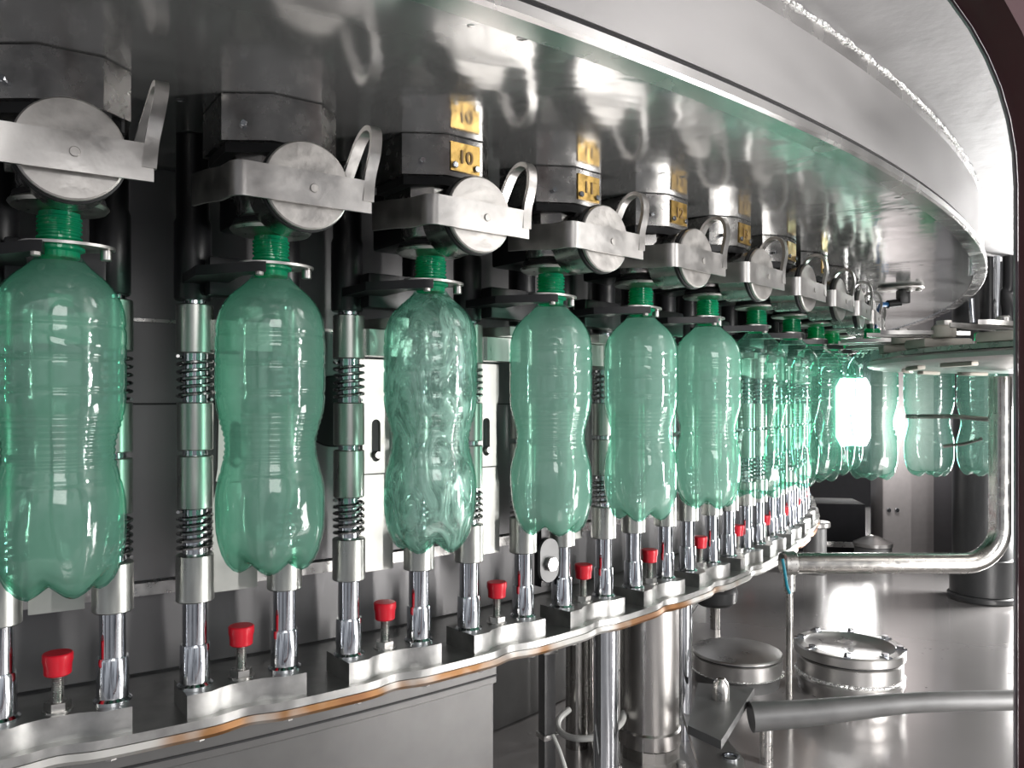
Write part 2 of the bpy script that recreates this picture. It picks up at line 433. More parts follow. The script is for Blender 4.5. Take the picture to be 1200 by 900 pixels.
def make_bottle(kind):
    o = empty('bottle', (0, 0, 0))
    b = B(); bottle_mesh(b); obj('bottle_body', b, M['pet'], o, None)
    b = B()
    prof = [(.0140, .1115), (.0142, .116), (.0175, .1175), (.0175, .1195), (.0148, .1205), (.0142, .1245), (.0158, .1255), (.0158, .1270), (.0142, .1285)]
    for k in range(4): z = .130+k*.0034; prof += [(.0142, z), (.0156, z+.0009), (.0156, z+.0017), (.0142, z+.0026)]
    prof += [(.0142, .1457), (.0118, .1457), (.0118, .1115)]
    lathe(b, prof, 36); obj('neck_finish', b, M['neck'], o)
    if kind:
        b = B(); r = bottle_mesh(b, .965, .108, 40, 3, .0016 if kind == 2 else 0)
        b.faces.new(r[0]); obj('water', b, {1: M['water'], 2: M['swirl'], 3: M['thin_mist']}[kind], o, None)
    return o
BK = {0: 3, 1: 3, 2: 2, 3: 1, 4: 1, 5: 1}
protos = {}
BL = ['green plastic bottle nearest the camera, cut by the left edge, full of misty water',
      'misty green bottle second from left, between the first bottle and the swirling one',
      'green bottle full of churning swirling water under the brass plate 10',
      'misty green bottle right of the swirling one, under brass plate 11',
      'pale green full bottle under brass plate 12',
      'pale green full bottle just left of the first clear empty bottle',
      'first clear empty green bottle right of the pale full ones',
      'clear green bottle second of the empty ones on the carousel',
      'clear green bottle third of the empty ones on the carousel',
      'clear green bottle fourth of the empty ones, small with distance',
      'clear green bottle at the turn of the carousel before the bright lamp']
for i in range(0, 11):
    k = BK.get(i, 0)
    if k not in protos: protos[k] = make_bottle(k); o = protos[k]
    else: o = copy_tree(protos[k])
    th = TH0+DTH*i
    o.location = pol(RB, th, 0); o.rotation_euler = (0, 0, th+.6*i)
    setp(o, BL[i], 'bottle', 'green bottles hanging in the carousel')
SW = (.93, 1.20)
for j, (x, y, lab) in enumerate([(.955, 1.615, 'clear green bottle under the star wheel nearest the maroon frame'), (.838, 1.60, 'clear green bottle under the star wheel, second from the right'), (.695, 1.535, 'clear green bottle at the left end of the star wheel by the pale gap')]):
    o = copy_tree(protos[0]); o.location = (x, y, E); o.rotation_euler = (0, 0, j*.7+.3)
    setp(o, lab, 'bottle', 'green bottles under the star wheel')

# ------------------------------------------------------------------ filling valve (local origin at bottle axis, eye level; -y points outward)
def text_bm(s, size, depth):
    cu = bpy.data.curves.new('digits', 'FONT'); cu.body = s; cu.size = size; cu.extrude = depth; cu.align_x = 'CENTER'; cu.align_y = 'CENTER'; cu.resolution_u = 3; cu.offset = size*.02
    o = bpy.data.objects.new('digits', cu); C.objects.link(o)
    me = bpy.data.meshes.new_from_object(o.evaluated_get(bpy.context.evaluated_depsgraph_get()))
    bpy.data.objects.remove(o); bpy.data.curves.remove(cu)
    b = B(); b.from_mesh(me); bpy.data.meshes.remove(me); return b

FY = -.079     # disc face plane (outward)
def make_valve():
    o = empty('filling_valve', (0, 0, 0))
    # mounting block under the hood, chamfered front corners
    b = B(); prism(b, [(-.050, .03), (-.050, -.030), (-.016, -.052), (.026, -.052), (.046, -.034), (.046, .03)], .214, .2515, bev=.0015); obj('mounting_block', b, M['body'], o)
    b = B(); prism(b, [(-.046, .026), (-.046, -.026), (-.014, -.046), (.024, -.046), (.042, -.030), (.042, .026)], .206, .2140); obj('block_seal', b, M['rubber'], o)
    for x in (-.037, -.024):
        b = B(); cyl(b, (x+.002, -.038, .226), (x+.0, -.046, .226), .0028, 10, .0006); obj('block_screw', b, M['chrome'], o)
    # valve body
    b = B(); prism(b, [(-.036, .03), (-.036, -.022), (-.020, -.038), (.022, -.038), (.036, -.022), (.036, .03)], .180, .2065, bev=.002); obj('upper_housing', b, M['body'], o)
    b = B(); lathe(b, [(0, .162), (.027, .162), (.029, .166), (.029, .172), (.031, .176), (.031, .182), (0, .182)], 32); obj('body_barrel', b, M['body'], o)
    # bell that seals on the bottle mouth
    b = B(); lathe(b, [(0, .1475), (.020, .1475), (.0325, .1490), (.0345, .1515), (.0335, .1530), (.026, .1545), (.024, .158), (.026, .162), (0, .162)], 36); obj('filling_bell', b, M['sleeve'], o)
    b = B(); lathe(b, [(.0250, .1530), (.0312, .1535), (.0322, .1550), (.0312, .1585), (.0250, .1590)], 36); obj('bell_gasket', b, M['rubber'], o)
    # round actuator, axis radial
    b = B(); cyl(b, (.004, -.03, .1745), (.004, FY+.010, .1745), .0325, 40, .001); obj('actuator_drum', b, M['body'], o)
    b = B(); cyl(b, (.004, FY+.010, .1745), (.004, FY+.0045, .1745), .0362, 48, .001); obj('actuator_gasket', b, M['rubber'], o)
    b = B(); cyl(b, (.004, FY+.0045, .1745), (.004, FY-.001, .1745), .0350, 56, .0012); obj('actuator_cover', b, M['cap'], o)
    # clamp band : from the rear left, round the corner, across the cover
    zb = .1705; fr = FY-.0075
    pts = [(-.066, -.004, zb+.006), (-.062, -.030, zb+.004), (-.057, -.056, zb+.001)] + [(-.056+.010*(1-cos(a)), fr+.012-.012*sin(a), zb) for a in [k*pi/2/6 for k in range(7)]] + [(-.02, fr, zb), (.02, fr, zb), (.055, fr, zb)]
    b = B(); strip(b, pts, (0, 0, .0265), .0022)
    bmesh.ops.bevel(b, geom=[e for e in b.edges if len(e.link_faces) == 2 and e.calc_face_angle(0) > 1.2], offset=.0006, segments=1, affect='EDGES')
    band = obj('clamp_band', b, M['clamp'], o)
    b = B(); cyl(b, (.006, fr-.001, zb), (.006, fr-.0022, zb), .0035, 12, .0004); obj('band_rivet', b, M['cap'], band)
    # loop handle rising from the right end of the band
    path = smooth_path([(.052, fr, zb-.004), (.054, fr+.001, zb+.016), (.058, fr-.001, zb+.038), (.061, fr+.004, zb+.056), (.061, fr+.016, zb+.062), (.059, fr+.029, zb+.055), (.054, fr+.036, zb+.036), (.048, fr+.043, zb+.012)], 6)
    b = B(); strip(b, path, (.0095, 0, 0), .0042)
    bmesh.ops.bevel(b, geom=[e for e in b.edges if len(e.link_faces) == 2 and e.calc_face_angle(0) > 1.2], offset=.0012, segments=2, affect='EDGES')
    obj('loop_handle', b, M['clamp'], o)
    b = B(); box(b, (.041, -.034, .185), (.016, .016, .012), .002); box(b, (.035, -.020, .187), (.012, .03, .018), .002); obj('handle_pivot', b, M['dark'], o)
    # neck holder under the bottle collar
    b = B()
    outer = [(.0 + .033*cos(a), .003 + .020*sin(a)) for a in [2*pi*k/36 for k in range(36)]]
    t = B()
    vo = [t.verts.new((x+.006, y, 0)) for x, y in outer]; vi = [t.verts.new((.0153*cos(2*pi*k/36), .0153*sin(2*pi*k/36), 0)) for k in range(36)]
    for k in range(36): t.faces.new((vo[k], vo[(k+1) % 36], vi[(k+1) % 36], vi[k]))
    r = bmesh.ops.extrude_face_region(t, geom=t.faces[:]); bmesh.ops.translate(t, vec=(0, 0, .0022), verts=[v for v in r['geom'] if isinstance(v, bmesh.types.BMVert)])
    merge(b, t, Matrix.Translation((0, 0, .1209))); obj('neck_fork', b, M['clamp'], o)
    b = B(); cyl(b, (.032, 0, .1125), (.032, 0, .121), .0045, 12, .0006); obj('fork_screw', b, M['steel'], o)
    b = B(); prism(b, [(-.020, -.020), (-.012, -.024), (-.010, -.012), (-.022, .010), (-.020, .085), (-.055, .085), (-.056, .03)], .112, .1205, bev=.0012); obj('gripper_arm', b, M['dark'], o)
    b = B(); cyl(b, (-.016, -.019, .109), (-.016, -.019, .1125), .0035, 10, .0006); obj('arm_pin', b, M['cap'], o)
    # black bellows hanging behind, covering the tops of the two guide rods
    for x in (-.043, .043):
        b = B(); prof = [(0, .098), (.0155, .098), (.0168, .100), (.0168, .17), (.0150, .175), (.0150, .2515), (0, .2515)]
        lathe(b, prof, 24, Matrix.Translation((x, .097, 0))); obj('rod_bellows', b, M['dark'], o)
    b = B(); box(b, (0, .070, .118), (.074, .02, .036), .003); box(b, (0, .045, .19), (.05, .06, .06), .004); obj('rear_carrier', b, M['dark'], o)
    return o
valve = make_valve()
VL = {-1: 'filling valve just outside the left edge, left of the nearest bottle', 0: 'large filling valve at the left edge above the nearest bottle, no number plate', 1: 'filling valve above the second bottle, plain steel block without number plate',
      2: 'filling valve with brass plate 10 above the swirling bottle', 3: 'filling valve with brass plate 11', 4: 'filling valve with brass plate 12', 5: 'filling valve with brass plate 13 above the last full bottle',
      6: 'filling valve above the first clear empty bottle', 7: 'filling valve above the second clear bottle, small loop handle', 8: 'filling valve ninth from the left, bunched toward the turn', 9: 'filling valve tenth from the left, bunched toward the turn',
      10: 'filling valve next to the blue hose at the turn', 11: 'farthest visible filling valve, behind the blue hose'}
for i in range(-1, 15):
    o = valve if i == -1 else copy_tree(valve)
    th = TH0+DTH*i; o.location = pol(RB, th, 0); o.rotation_euler = (0, 0, th)
    setp(o, VL.get(i, 'filling valve on the hidden side of the carousel turn'), 'filling valve', 'filling valves round the carousel')
    if 2 <= i <= 7:
        num = ['10', '11', '12', '13', '14', '15'][i-2]
        Mx = Matrix.Translation((.005, -.0524, .2325)) @ Matrix.Rotation(pi/2, 4, 'X')
        b = B(); prism(b, [(-.0165, -.0135), (.0165, -.0135), (.0165, .0135), (-.0165, .0135)], 0, .0016, Mx, bev=.0004); p = obj('number_plate', b, M['brass'], o)
        if i <= 5:
            b = B(); t = text_bm(num, .017, .0004); merge(b, t, Matrix.Translation((.005, -.0545, .2325)) @ Matrix.Rotation(pi/2, 4, 'X')); obj('digits', b, M['stamp'], p, None)
        for sx, sz in ((-.0125, -.0085), (.0125, -.0085)):
            b = B(); cyl(b, (.005+sx, -.0535, .2325+sz), (.005+sx, -.0568, .2325+sz), .0032, 12, .0007); obj('plate_screw', b, M['chrome'], p)

# ------------------------------------------------------------------ lift station (local origin on RK ring, eye level)
def make_station():
    o = empty('lift_station', (0, 0, 0))
    def half(s):
        return [(-.056, s*.027), (-.034, s*.027), (-.026, s*.022), (-.014, s*.0185), (0, s*.0178), (.014, s*.0185), (.026, s*.022), (.034, s*.027), (.056, s*.027)]
    poly = half(-1) + list(reversed(half(1)))
    b = B(); prism(b, poly, -.2865, -.2650, bev=.0016); obj('base_block', b, M['block'], o)
    for x in (-.043, .043):
        b = B(); rod(b, .0112, -.266, .10, x, 0, 28); r = obj('guide_rod', b, M['chrome'], o)
        b = B(); lathe(b, [(.0113, -.265), (.0160, -.265), (.0160, -.2632), (.0135, -.261), (.0135, -.2275), (.0128, -.2255), (.0113, -.2255)], 28, Matrix.Translation((x, 0, 0))); obj('rod_collar', b, M['chrome'], r)
        for nm, z0, z1, rr in (('lower_sleeve', -.185, -.141, .0172), ('middle_sleeve', -.098, -.048, .0162), ('middle_sleeve', -.043, .002, .0162), ('upper_sleeve', .048, .094, .0168)):
            b = B(); lathe(b, [(.0113, z0), (rr-.001, z0), (rr, z0+.001), (rr, z1-.001), (rr-.001, z1), (.0113, z1)], 30, Matrix.Translation((x, 0, 0))); obj(nm, b, M['sleeve'], r)
        for z0, z1 in ((-.1395, -.0995), (.0035, .0465)):
            n = 120; turns = 5.5
            pts = [(x+.0152*cos(2*pi*turns*k/n), .0152*sin(2*pi*turns*k/n), z0+.0012+(z1-z0-.0024)*k/n) for k in range(n+1)]
            b = B(); tube(b, pts, .0017, 6); obj('coil_spring', b, M['spring'], r)
    b = B(); hexnut(b, .0105, -.2645, -.2575); rod(b, .0125, -.2652, -.2640); obj('lock_nut', b, M['steel'], o)
    b = B(); prof = [(0, -.2575), (.0050, -.2575)]
    for k in range(14): z = -.257+k*.0016; prof += [(.0050, z), (.0044, z+.0008)]
    prof += [(.0048, -.2345), (0, -.2345)]
    lathe(b, prof, 16); s = obj('adjusting_screw', b, M['steel'], o)
    b = B(); lathe(b, [(0, -.2346), (.0098, -.2346), (.0108, -.2335), (.0112, -.2255), (.0122, -.2220), (.0122, -.2165), (.0112, -.2155), (0, -.2155)], 28); obj('red_cap', b, M['red'], s)
    # bracket plate with slot, between the rods
    t = B()
    prof = [(-.020, .050), (-.020, .012), (-.016, -.010), (-.017, -.062), (-.019, -.075), (-.022, -.10), (-.022, -.185)]
    b = B()
    out = [(x, z) for x, z in prof]; out = out + [(-x, z) for x, z in reversed(prof)]
    slot = [(.0055*cos(a), -.022+.0055*sin(a)) for a in [pi*k/8 for k in range(9)]] + [(.0055*cos(a), -.058+.0055*sin(a)) for a in [pi+pi*k/8 for k in range(9)]]
    # split plate around slot into left/right/top/bottom polygons sharing the outline
    def yz(poly, y0, y1):
        Mx = Matrix(((1, 0, 0, 0), (0, 0, 1, 0), (0, 1, 0, 0), (0, 0, 0, 1)))
        prism(b, poly, y0, y1, Mx)
    y0, y1 = .020, .026
    yz([(-.020, .050), (.020, .050), (.020, .012), (.016, -.010), (.0055, -.022)] + [(.0055*cos(a), -.022+.0055*sin(a)) for a in [pi*k/8 for k in range(1, 8)]] + [(-.0055, -.022), (-.016, -.010), (-.020, .012)], y0, y1)
    yz([(-.016, -.010), (-.0055, -.022), (-.0055, -.058), (-.017, -.062)], y0, y1)
    yz([(.016, -.010), (.0055, -.022), (.0055, -.058), (.017, -.062)], y0, y1)
    yz([(-.017, -.062), (-.0055, -.058)] + [(.0055*cos(a), -.058+.0055*sin(a)) for a in [pi+pi*k/8 for k in range(1, 8)]] + [(.0055, -.058), (.017, -.062), (.019, -.075), (.0175, -.0765), (-.0175, -.0765), (-.019, -.075)], y0, y1)
    yz([(-.0175, -.078), (.0175, -.078), (.022, -.10), (.022, -.185), (-.022, -.185), (-.022, -.10)], y0+.001, y1)
    pl = obj('bracket_plate', b, M['bright_bracket'], o)
    b = B(); cyl(b, (0, .024, -.056), (0, .014, -.056), .0042, 12, .0006); obj('slot_screw', b, M['steel'], pl)
    b = B(); prism(b, [(-.032, -.008), (-.026, -.014), (.026, -.014), (.032, -.008), (.032, .012), (-.032, .012)], .052, .080, bev=.0016); c = obj('cross_block', b, M['sleeve'], o)
    b = B(); prism(b, [(-.018, .0), (-.008, -.034), (.010, -.034), (.020, .0), (.020, .012), (-.018, .012)], .081, .092, bev=.002); obj('wedge_finger', b, M['clamp'], c)
    return o
st = make_station()
SL = ['twin-rod lift station at the left edge with the lowest red cap', 'twin-rod lift station with red cap below the second bottle', 'twin-rod lift station left of the swirling bottle, red cap between its rods', 'twin-rod lift station below and left of the fourth bottle', 'lift station above the tall free-standing steel pole', 'lift station above the large steel column', 'lift station right of the large column with narrow red cap', 'eighth lift station from the left, small red cap', 'ninth lift station from the left, sliver of red cap', 'tenth lift station from the left near the turn', 'lift station at the end of the visible row', 'last lift station at the turn of the ring']
for i in range(-1, 15):
    o = st if i == -1 else copy_tree(st)
    th = TH0+DTH*i+.0007; o.location = pol(RK, th, 0); o.rotation_euler = (0, 0, th)
    lab = SL[i] if 0 <= i < len(SL) else ('lift station just beyond the left edge' if i < 0 else 'lift station on the hidden side of the carousel turn')
    setp(o, lab, 'lift station', 'lift stations round the ring plate')

# ------------------------------------------------------------------ sensor under the hood
def P(x, y, Z):                 # pixel + depth -> world point
    return Vector(((x-600)/F*Z, Z, (474-y)/F*Z+E))
p = P(1055, 338, 1.71)
s = empty('sensor_fitting', (p.x, p.y, E+.2485), 0, 'round grey sensor pad with black elbow and blue hose under the hood', 'sensor')
b = B(); lathe(b, [(0, -.002), (.044, -.002), (.047, .0), (.044, .004), (0, .004)], 36); obj('round_pad', b, M['cap'], s)
b = B(); box(b, (.006, 0, -.017), (.022, .022, .03), .003); cyl(b, (.0, 0, -.030), (-.03, -.004, -.034), .009, 12, .001); obj('elbow', b, M['dark'], s)
for x in (.0, .02): 
    b = B(); cyl(b, (x+.004, -.03, -.003), (x+.004, -.03, -.009), .006, 12, .001); obj('pad_screw', b, M['cap'], s)
b = B(); tube(b, smooth_path([(-.028, -.004, -.034), (-.05, -.02, -.037), (-.075, -.06, -.055), (-.10, -.10, -.09), (-.125, -.16, -.125)], 6), .0052, 10); obj('hose', b, M['blue'], s)

# ------------------------------------------------------------------ star wheel
sw = empty('star_wheel', (SW[0], SW[1], E+.06), 0, 'star wheel with cream pads and grippers at right, in front of the small bottles', 'star wheel')
b = B(); lathe(b, [(.08, .0), (.352, .0), (.360, .003), (.360, .009), (.356, .012), (.08, .012)], 96); obj('wheel_plate', b, M['cover'], sw)
b = B(); lathe(b, [(.10, .0125), (.33, .0125), (.335, .015), (.335, .022), (.10, .022)], 80); obj('upper_disc', b, M['steel'], sw)
b = B(); rod(b, .085, -.02, .06, 0, 0, 40, .003); obj('hub', b, M['steel'], sw)
def gripper(par, a):
    R1 = Matrix.Rotation(a, 4, 'Z')
    b = B(); box(b, (.305, 0, .029), (.075, .050, .014), .004, R1); obj('pad', b, M['cream'], par)
    b = B(); lathe(b, [(0, .036), (.015, .036), (.016, .038), (.016, .051), (.014, .053), (0, .053)], 20, R1 @ Matrix.Translation((.315, .028, 0))); obj('roller', b, M['cream'], par)
    b = B(); hexnut(b, .011, .053, .060, M=R1 @ Matrix.Translation((.315, .028, 0))); obj('roller_nut', b, M['cap'], par)
    b = B()
    prism(b, [(.27, -.022), (.34, -.030), (.395, -.026), (.405, -.018), (.36, -.016), (.28, -.006)], .040, .046, R1, .001)
    prism(b, [(.27, .022), (.34, .030), (.395, .026), (.405, .018), (.36, .016), (.28, .006)], .040, .046, R1, .001)
    obj('jaw', b, M['clamp'], par)
    b = B(); lathe(b, [(0, .036), (.009, .036), (.009, .058), (.007, .060), (0, .060)], 14, R1 @ Matrix.Translation((.29, -.018, 0))); obj('jaw_pin', b, M['steel'], par)
for k in range(16): gripper(sw, 2*pi*k/16+.1)
for k in range(16):
    b = B(); R1 = Matrix.Rotation(2*pi*k/16+.22, 4, 'Z'); box(b, (.30, 0, -.003), (.012, .060, .006), .002, R1); obj('underside_clip', b, M['cream'], sw)
# guide rails seen through the small bottles
b = B(); tube(b, [P(1062, 488, 1.56), P(1120, 488, 1.50), P(1165, 492, 1.45)], .0045, 10)
g = setp(obj('guide_rail', b, M['pipe']), 'upper thin steel guide rail beside the small star wheel bottles', 'guide rail', 'guide rails at the star wheel')
b = B(); tube(b, [P(1105, 523, 1.52), P(1130, 520, 1.50), P(1150, 514, 1.47)], .0035, 10)
g = setp(obj('guide_rail', b, M['pipe']), 'lower short thin steel guide rail beside the small star wheel bottles', 'guide rail', 'guide rails at the star wheel')

# ------------------------------------------------------------------ pipework on the right
pr = empty('process_pipe', (.55, 1.45, 0), 0, 'polished steel pipe running right and bending upward at the right side', 'pipe')
Z = 1.42
b = B()
y0 = E-(660-474)/F*Z; xa = (905-600)/F*Z; xb = (1172-600)/F*Z
path = [(xa+.016, Z-.0, y0), (xb-.065, Z, y0)] + [(xb-.065+.065*sin(a), Z, y0+.065-.065*cos(a)) for a in [k*pi/2/10 for k in range(1, 11)]] + [(xb, Z, y0+.16), (xb, Z, E+.05)]
tube(b, path, .0185, 24); o = local(obj('pipe_run', b, M['pipe']), pr)
b = B(); cyl(b, (xa+.018, Z, y0), (xa+.042, Z, y0), .0215, 24, .002); local(obj('pipe_union', b, M['steel']), pr)
xs = (925-600)/F*Z
b = B(); cyl(b, (xs, Z, 0), (xs, Z, y0), .0062, 14); local(obj('support_rod', b, M['pipe']), pr)
b = B(); cyl(b, (xs, Z, y0-.05), (xs, Z, y0-.018), .010, 14, .001); local(obj('rod_socket', b, M['steel']), pr)
b = B(); tube(b, smooth_path([(xs-.020, Z-.022, y0+.012), (xs-.017, Z-.026, y0-.01), (xs-.012, Z-.022, y0-.035), (xs-.004, Z-.012, y0-.05)], 4), .0028, 8); setp(obj('cable_tie', b, M['teal']), 'small teal tie wrapped at the left end of the steel pipe', 'cable tie')

# lower tapered bar
b = B(); tube(b, smooth_path([P(880, 840, 1.2), P(940, 836, 1.2), P(1010, 829, 1.2), P(1080, 823, 1.2), P(1215, 820, 1.2)], 5), [.0225-.0075*min(1, k/14) for k in range(21)], 18)
setp(obj('support_bar', b, M['beam']), 'dull grey tapered bar crossing in front of the round hatch', 'bar')

# round hatch with clamps
hx, hy = (995-600)/F*1.54, 1.54
h = empty('round_hatch', (hx, hy, -.036), 0, 'large round steel hatch with clamp screws around its rim, on the floor tray', 'hatch')
b = B(); lathe(b, [(.094, .036), (.094, .045), (.0985, .055), (.0985, .063), (.096, .066)], 64); obj('hatch_neck', b, M['cover'], h)
b = B(); lathe(b, [(.096, .066), (.0995, .068), (.0995, .071), (.096, .0725)], 64); obj('weld_bead', b, M['weld'], h)
b = B(); lathe(b, [(.096, .0725), (.096, .098), (.092, .101)], 64); obj('hatch_body', b, M['cover'], h)
b = B(); lathe(b, [(.093, .100), (.093, .104)], 64); obj('hatch_gasket', b, M['rubber'], h)
b = B(); lathe(b, [(.090, .104), (.0985, .104), (.100, .106), (.100, .120), (.097, .123), (.082, .123), (.078, .119), (.050, .113), (.0, .110)], 72); obj('hatch_lid', b, M['cover'], h)
for k in range(8):
    b = B(); a = 2*pi*k/8+.35; R1 = Matrix.Rotation(a, 4, 'Z')
    hexnut(b, .0062, .123, .130, M=R1 @ Matrix.Translation((.089, 0, 0))); box(b, (.091, 0, .1235), (.020, .012, .003), .001, R1); obj('clamp_screw', b, M['chrome'], h)

hx, hy = (867-600)/F*1.56, 1.58
h = empty('round_cover', (hx, hy, -.016), 0, 'smaller round cover with low conical lid left of the large hatch', 'cover')
b = B(); lathe(b, [(.080, .016), (.083, .035), (.086, .040)], 56); obj('cover_neck', b, M['beam'], h)
b = B(); lathe(b, [(.086, .040), (.089, .0415), (.086, .043)], 56); obj('weld_bead', b, M['weld'], h)
b = B(); lathe(b, [(.086, .043), (.0865, .068), (.084, .070)], 56); obj('cover_body', b, M['cover'], h)
b = B(); lathe(b, [(.083, .070), (.083, .073)], 56); obj('cover_gasket', b, M['rubber'], h)
b = B(); lathe(b, [(.080, .073), (.087, .073), (.087, .076), (.085, .078), (0, .090)], 56); obj('conical_lid', b, M['cover'], h)

p = P(838, 712, 1.95)
h = empty('black_knob', (p.x, p.y, 0), 0, 'dark round knob on a grey stem behind the smaller cover, half hidden by the ring', 'knob')
b = B(); rod(b, .012, 0, .075, seg=18); obj('stem', b, M['pipe'], h)
b = B(); lathe(b, [(0, .06), (.040, .06), (.052, .070), (.054, .095), (.048, .105), (.030, .115), (0, .118)], 36); obj('knob_head', b, M['column'], h)

p = P(1023, 652, 2.75)
h = empty('floor_cap', (p.x, p.y, 0), 0, 'small round capped fitting on the floor beyond the steel pipe', 'cap')
b = B(); rod(b, .060, 0, .062, seg=32, bev=.004); obj('cap_base', b, M['beam'], h)
b = B(); lathe(b, [(0, .062), (.064, .062), (.064, .074), (.035, .088), (.012, .097), (0, .099)], 32); obj('cap_lid', b, M['cover'], h)
p = P(955, 640, 2.6)
h = empty('stub_post', (p.x, p.y, 0), 0, 'short grey stub post on the floor beside the far end of the ring', 'post')
b = B(); rod(b, .036, 0, .150, seg=28, bev=.003); obj('post_body', b, M['beam'], h)
b = B(); rod(b, .048, .150, .168, seg=28, bev=.003); obj('post_cap', b, M['cover'], h)

# dark column on the right
p = P(1151, 712, 2.25)
h = empty('dark_column', (p.x, p.y, 0), 0, 'thick dark cylindrical column at right behind the bent pipe', 'column')
b = B(); rod(b, .075, 0, 1.05, seg=40); obj('column_shaft', b, M['column'], h)
b = B(); rod(b, .088, .0, .018, seg=40, bev=.003); rod(b, .082, .018, .12, seg=40, bev=.002); obj('column_foot', b, M['column'], h)
# upright pipes between hood and star wheel
b = B(); cyl(b, P(1168, 385, 1.95), P(1168, 300, 1.95), .0075, 14)
cyl(b, P(1168, 385, 1.95), P(1166, 384, 1.95)+Vector((0, 0, -.12)), .0075, 14); setp(obj('upright_rod', b, M['chrome']), 'thin bright upright rod between hood and maroon frame', 'rod')
b = B(); cyl(b, P(1157, 420, 2.0), P(1157, 300, 2.0), .018, 16); tube(b, smooth_path([P(1182, 300, 1.98), P(1182, 335, 1.98), P(1178, 345, 1.98), P(1181, 362, 1.96), P(1184, 395, 1.96)], 4), .014, 12)
setp(obj('dark_hose', b, M['dark']), 'dark hoses hanging beside the bright upright rod', 'hose')
b = B(); cyl(b, P(1140, 378, 1.7), P(1138, 350, 1.7), .006, 12); setp(obj('short_rod', b, M['chrome']), 'short thin rod just right of the hood edge', 'rod')

# ------------------------------------------------------------------ under the carousel
def at_floor(x, Z): return ((x-600)/F*Z, Z)
x, y = at_floor(761, 1.215)
h = empty('steel_column', (x, y, 0), 0, 'large vertical satin steel column under the ring plate', 'column')
b = B(); rod(b, .0445, .035, .244, seg=56, bev=.001); obj('column_tube', b, M['duct'], h)
b = B(); rod(b, .0475, .035, .062, seg=56, bev=.003); obj('column_ring', b, M['duct'], h)
b = B(); prism(b, [(.046*cos(k*pi/4+pi/8), .046*sin(k*pi/4+pi/8)) for k in range(8)], .018, .036, bev=.001); obj('column_flange', b, M['duct'], h)
b = B(); prism(b, [(-.085, -.075), (.055, -.085), (.055, .07), (-.085, .07)], 0, .018, bev=.002); obj('foot_plate', b, M['cover'], h)
for sx, sy in ((-.062, -.058), (.034, -.068), (-.06, .045)):
    b = B(); hexnut(b, .014, .018, .028, sx, sy, rot=.4); rod(b, .007, .028, .034, sx, sy); obj('foot_bolt', b, M['steel'], h)
x, y = at_floor(710, 1.085)
b = B(); rod(b, .0172, 0, .244, seg=28); o = setp(obj('polished_pole', b, M['chrome']), 'bright polished pole left of the large steel column', 'pole', 'poles under the ring'); o.location = (x, y, 0)
x, y = at_floor(800, 1.31)
b = B(); rod(b, .0155, 0, .244, seg=28); o = setp(obj('polished_pole', b, M['chrome']), 'polished pole close against the right side of the large steel column', 'pole', 'poles under the ring'); o.location = (x, y, 0)
for px, Z, r, lab in ((676, 1.28, .018, 'dim grey pole behind and left of the bright polished pole'), (692, 1.34, .008, 'thin dim pole just behind the bright polished pole')):
    x, y = at_floor(px, Z); b = B(); rod(b, r, 0, .244, seg=20); o = setp(obj('polished_pole', b, M['pipe']), lab, 'pole', 'poles under the ring'); o.location = (x, y, 0)
x, y = at_floor(641, 1.12)
h = empty('square_post', (x, y, 0), .5, 'slim square post hanging under the ring at the left of the poles', 'post')
b = B(); box(b, (0, 0, .122), (.018, .018, .244), .001); obj('post_bar', b, M['beam'], h)
for z in (.085, .205):
    b = B(); box(b, (0, 0, z), (.024, .024, .008), .002); obj('post_collar', b, M['steel'], h)
b = B(); x, y = at_floor(700, 1.2)
tube(b, smooth_path([(x+.05*cos(a)-.01, y+.05*sin(a), .075+.012*sin(a+1)) for a in [pi*.7+k*pi*1.3/8 for k in range(9)]], 4), .0048, 10)
setp(obj('white_cable', b, M['white']), 'white cable looped round the grey pole behind the polished pole', 'cable', )
b = B(); tube(b, smooth_path([P(648, 862, 1.1), P(656, 880, 1.08), P(664, 905, 1.06)], 4), .0028, 8); setp(obj('white_cable', b, M['white']), 'short white cable end beside the slim square post', 'cable')
# bracket plates with acorn nut and hole, front right of the column
h = empty('bracket_plate', (.32, 1.15, 0), 0, 'angled steel bracket plates with domed nut at the foot of the column', 'bracket')
def plateZ(poly_px, h0, thick, mat, name, hole=None):
    """plate outlined by where its top corners appear at height h0 above the floor"""
    q = []
    for px, py in poly_px:
        Z = (E-h0)*F/(py-474); q.append(((px-600)/F*Z, Z))
    b = B(); prism(b, q, h0-thick, h0, bev=.0012); o = local(obj(name, b, mat), h); return q
plateZ([(800, 835), (822, 905), (880, 960), (872, 890), (836, 848)], .060, .010, M['cover'], 'lower_plate')
plateZ([(818, 800), (884, 806), (845, 868), (806, 850)], .100, .012, M['beam'], 'upper_plate')
b = B()
Zc = (E-.104)*F/(816-474); xc = (845-600)/F*Zc
lathe(b, [(0, .100), (.0125, .100), (.0125, .117), (.011, .125), (.006, .1315), (0, .133)], 24, Matrix.Translation((xc, Zc, 0))); local(obj('domed_nut', b, M['steel']), h)
b = B(); Zc = (E-.060)*F/(888-474); xc = (856-600)/F*Zc
lathe(b, [(.0085, .0602), (.0125, .0602), (.0125, .0625), (.0085, .0625)], 24, Matrix.Translation((xc, Zc, 0))); local(obj('hole_bushing', b, M['chrome']), h)
b = B(); rod(b, .010, 0, .09, .39, 1.22, 14); local(obj('plate_leg', b, M['steel']), h)
